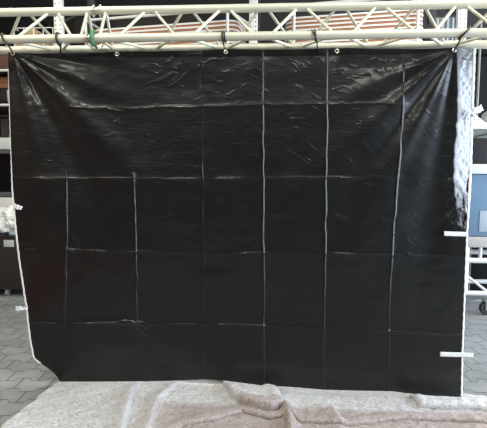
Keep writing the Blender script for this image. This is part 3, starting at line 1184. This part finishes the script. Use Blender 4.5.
# ------------------------------------------------------------------ right: white cart with blue tub, oven and basket
KY = on_z(484, 316, 0).y
kx0 = at(466, 240, KY).x
kx1 = kx0+0.95
kd = 0.62
cart = thing('utility_cart', ((kx0+kx1)/2, KY+kd/2, 0), 'white steel cart on casters beside the right edge of the sheet', 'cart')
zd = at(480, 237, KY).z
zd0 = at(480, 247.5, KY).z
b = MB()
b.box(((kx0+kx1)/2, KY+kd/2, (zd+zd0)/2), (kx1-kx0, kd, zd-zd0), bevel=0.008)
b.build('deck', M['deck'], cart, label='beige deck board')
z2, z3 = at(480, 261, KY).z, at(480, 294, KY).z
for z, r in ((z2, 0.028), (z3, 0.026)):
    b = MB()
    for y in (KY+0.03, KY+kd-0.03):
        b.tube((kx0+0.01, y, z), (kx1-0.01, y, z), r, 14)
    for x in (kx0+0.03, kx1-0.03):
        b.tube((x, KY+0.03, z), (x, KY+kd-0.03, z), r, 14)
    b.build('rail_frame', M['cart'], cart)
for x in (kx0+0.03, kx1-0.03):
    for y in (KY+0.03, KY+kd-0.03):
        MB().tube((x, y, z3), (x, y, zd0), 0.022, 14).build('leg', M['cart'], cart)
xs1 = at(481.5, 254, KY).x
b = MB().tube((xs1, KY+0.03, z2), (xs1, KY+0.03, zd0), 0.017, 12)
b.build('strut', M['cart'], cart)
b = MB().tube(at(467, 276, KY+0.1), at(487.5, 292, KY+0.05), 0.014, 10)
b.build('diagonal_brace', M['cart'], cart)
for (x, y) in ((at(487, 306, KY).x+0.02, KY+0.05), (kx1-0.08, KY+0.05), (kx0+0.14, KY+kd-0.06), (kx1-0.08, KY+kd-0.06)):
    rw = 0.075
    w = MB().lathe((x, y, rw), [(rw*.45, -0.024), (rw*.9, -0.022), (rw, -0.012), (rw, 0.012), (rw*.9, 0.022), (rw*.45, 0.024)], 28, 'Y').build('caster', M['rubber'], cart)
    MB().box((x, y-0.03, rw+0.03), (0.05, 0.008, 0.10), bevel=0.004).box((x, y+0.03, rw+0.03), (0.05, 0.008, 0.10), bevel=0.004).box((x, y, rw+0.085), (0.09, 0.08, 0.014), bevel=0.004).build('fork', M['metal'], w)
    MB().lathe((x, y-0.026, rw), [(0.008, -0.004), (0.018, -0.003), (0.018, 0.003)], 16, 'Y').build('hub', M['metal'], w)
# blue tub with a lid
zt = at(480, 174, KY).z
b = MB()
prof = []
tx0, tx1 = kx0+0.0, kx0+0.80
o_l = []
ty0, ty1 = KY+0.02, KY+0.52
bm = b.bm
b.box(((tx0+tx1)/2, (ty0+ty1)/2, (zd+zt)/2+0.001), (tx1-tx0, ty1-ty0, zt-zd-0.002), bevel=0.025)
tub = b.build('plastic_tub', M['blue'])
tag(tub, 'large blue-grey plastic tub standing on the white cart', 'tub')
q = at(483.5, 214, KY)
MB().box((q.x+0.10, ty0-0.003, (at(484, 211, KY).z+at(484, 232, KY).z)/2), (0.26, 0.008, at(484, 211, KY).z-at(484, 232, KY).z), bevel=0.003).build('pale_panel', M['pale'], tub, label='pale blue panel')
zl = at(480, 164, KY).z
b = MB()
b.box(((tx0+tx1)/2, (ty0+ty1)/2, (zt+zl)/2), (tx1-tx0+0.03, ty1-ty0+0.03, zl-zt), bevel=0.012)
b.build('lid', M['cart'], tub, label='white lid')
# dark oven on the lid
zo = at(480, 122, KY).z
ov = thing('countertop_oven', ((tx0+tx1)/2, KY+0.25, zl), 'black fronted oven with white top standing on the blue tub', 'oven')
zo1, zo2 = at(480, 138, KY).z, at(480, 129, KY).z
MB().box(((tx0+tx1)/2-0.02, KY+0.26, (zl+zo1)/2+0.001), (0.72, 0.44, zo1-zl-0.002), bevel=0.01).build('body', M['black'], ov)
MB().box(((tx0+tx1)/2-0.02, KY+0.26, (zo1+zo2)/2), (0.74, 0.45, zo2-zo1), bevel=0.006).build('control_panel', M['greygreen'], ov, label='grey-green control strip')
MB().box(((tx0+tx1)/2-0.02, KY+0.26, (zo2+zo)/2), (0.78, 0.48, zo-zo2), bevel=0.01).build('top_cover', M['cart'], ov, label='white top cover')
MB().tube(at(475, 136.5, KY+0.02), at(500, 131.5, KY+0.02), 0.008, 10).build('handle', M['black'], ov)
# white mesh basket and grey helmet-like lump on top
def mat_mesh_basket():
    return mat_perforated('white_perforated_plastic', (0.78, 0.78, 0.80), 0.03, 0.02, 0.007)


q0, q1 = at(470, 121.5, KY+0.05), at(487, 113, KY+0.05)
bm = MB()
x0_, x1_ = q0.x-0.02, q0.x+0.16
for (a, c) in (((x0_, KY+0.06), (x1_, KY+0.06)), ((x0_, KY+0.3), (x1_, KY+0.3))):
    pass
v = [(x0_, KY+0.06, zo), (x1_, KY+0.06, zo), (x0_+0.055, KY+0.06, zo+0.10), (x0_+0.02, KY+0.06, zo+0.10)]
vb = [(x, KY+0.28, z) for (x, y, z) in v]
vs = [bm.bm.verts.new(p) for p in v+vb]
for f in ((0, 1, 2, 3), (7, 6, 5, 4), (0, 4, 5, 1), (1, 5, 6, 2), (2, 6, 7, 3), (3, 7, 4, 0)):
    bm.bm.faces.new([vs[k] for k in f])
o = bm.build('mesh_basket', mat_mesh_basket(), loc=((x0_+x1_)/2, KY+0.17, zo), smooth=False)
tag(o, 'white perforated plastic wedge on top of the oven', 'basket')
q = at(493.5, 113, KY+0.1)
o = MB().lump((q.x, KY+0.16, zo+0.058), (0.085, 0.10, 0.075), 0.12, 2.0, 4, 6.0).build('grey_bundle', M['darkgrey'])
o.data.materials[0] = M['metal']
tag(o, 'grey rounded bundle on the oven at the right edge', 'bundle')
# upright steel pole and a dark cover behind the cart
PYY = KY+0.75
px_ = at(478.4, 80, PYY).x
pole = thing('steel_pole', (px_, PYY, 0), 'thin grey steel pole standing behind the white cart', 'pole')
MB().tube((px_, PYY, 0.02), (px_, PYY, 3.25), 0.013, 14).build('shaft', M['polegrey'], pole)
MB().lathe((px_, PYY, 0), [(0.16, 0), (0.16, 0.012), (0.03, 0.03)], 24).build('base', M['metal'], pole)
LX = at(505, 80, KY+1.0).x
b = MB().box((LX, KY+1.25, 1.465), (0.80, 0.50, 2.93), bevel=0.03)
o = b.build('dark_locker', M['locker'])
tag(o, 'tall black locker standing behind the grey pole', 'locker')

b = MB()
b.lathe((LX-0.14, KY+1.25, 2.93+0.156), [(0.09, -0.32), (0.15, -0.30), (0.155, 0), (0.15, 0.30), (0.09, 0.32)], 28, 'Y')
o = b.build('cover_roll', M['darkgrey'])
tag(o, 'dark grey cover roll right of the third perforated upright', 'roll')

# ------------------------------------------------------------------ view
vs_ = scn.view_settings
vs_.view_transform = 'Standard'
vs_.look = 'None'
vs_.exposure = 0.4
vs_.gamma = 1
vs_.use_curve_mapping = False
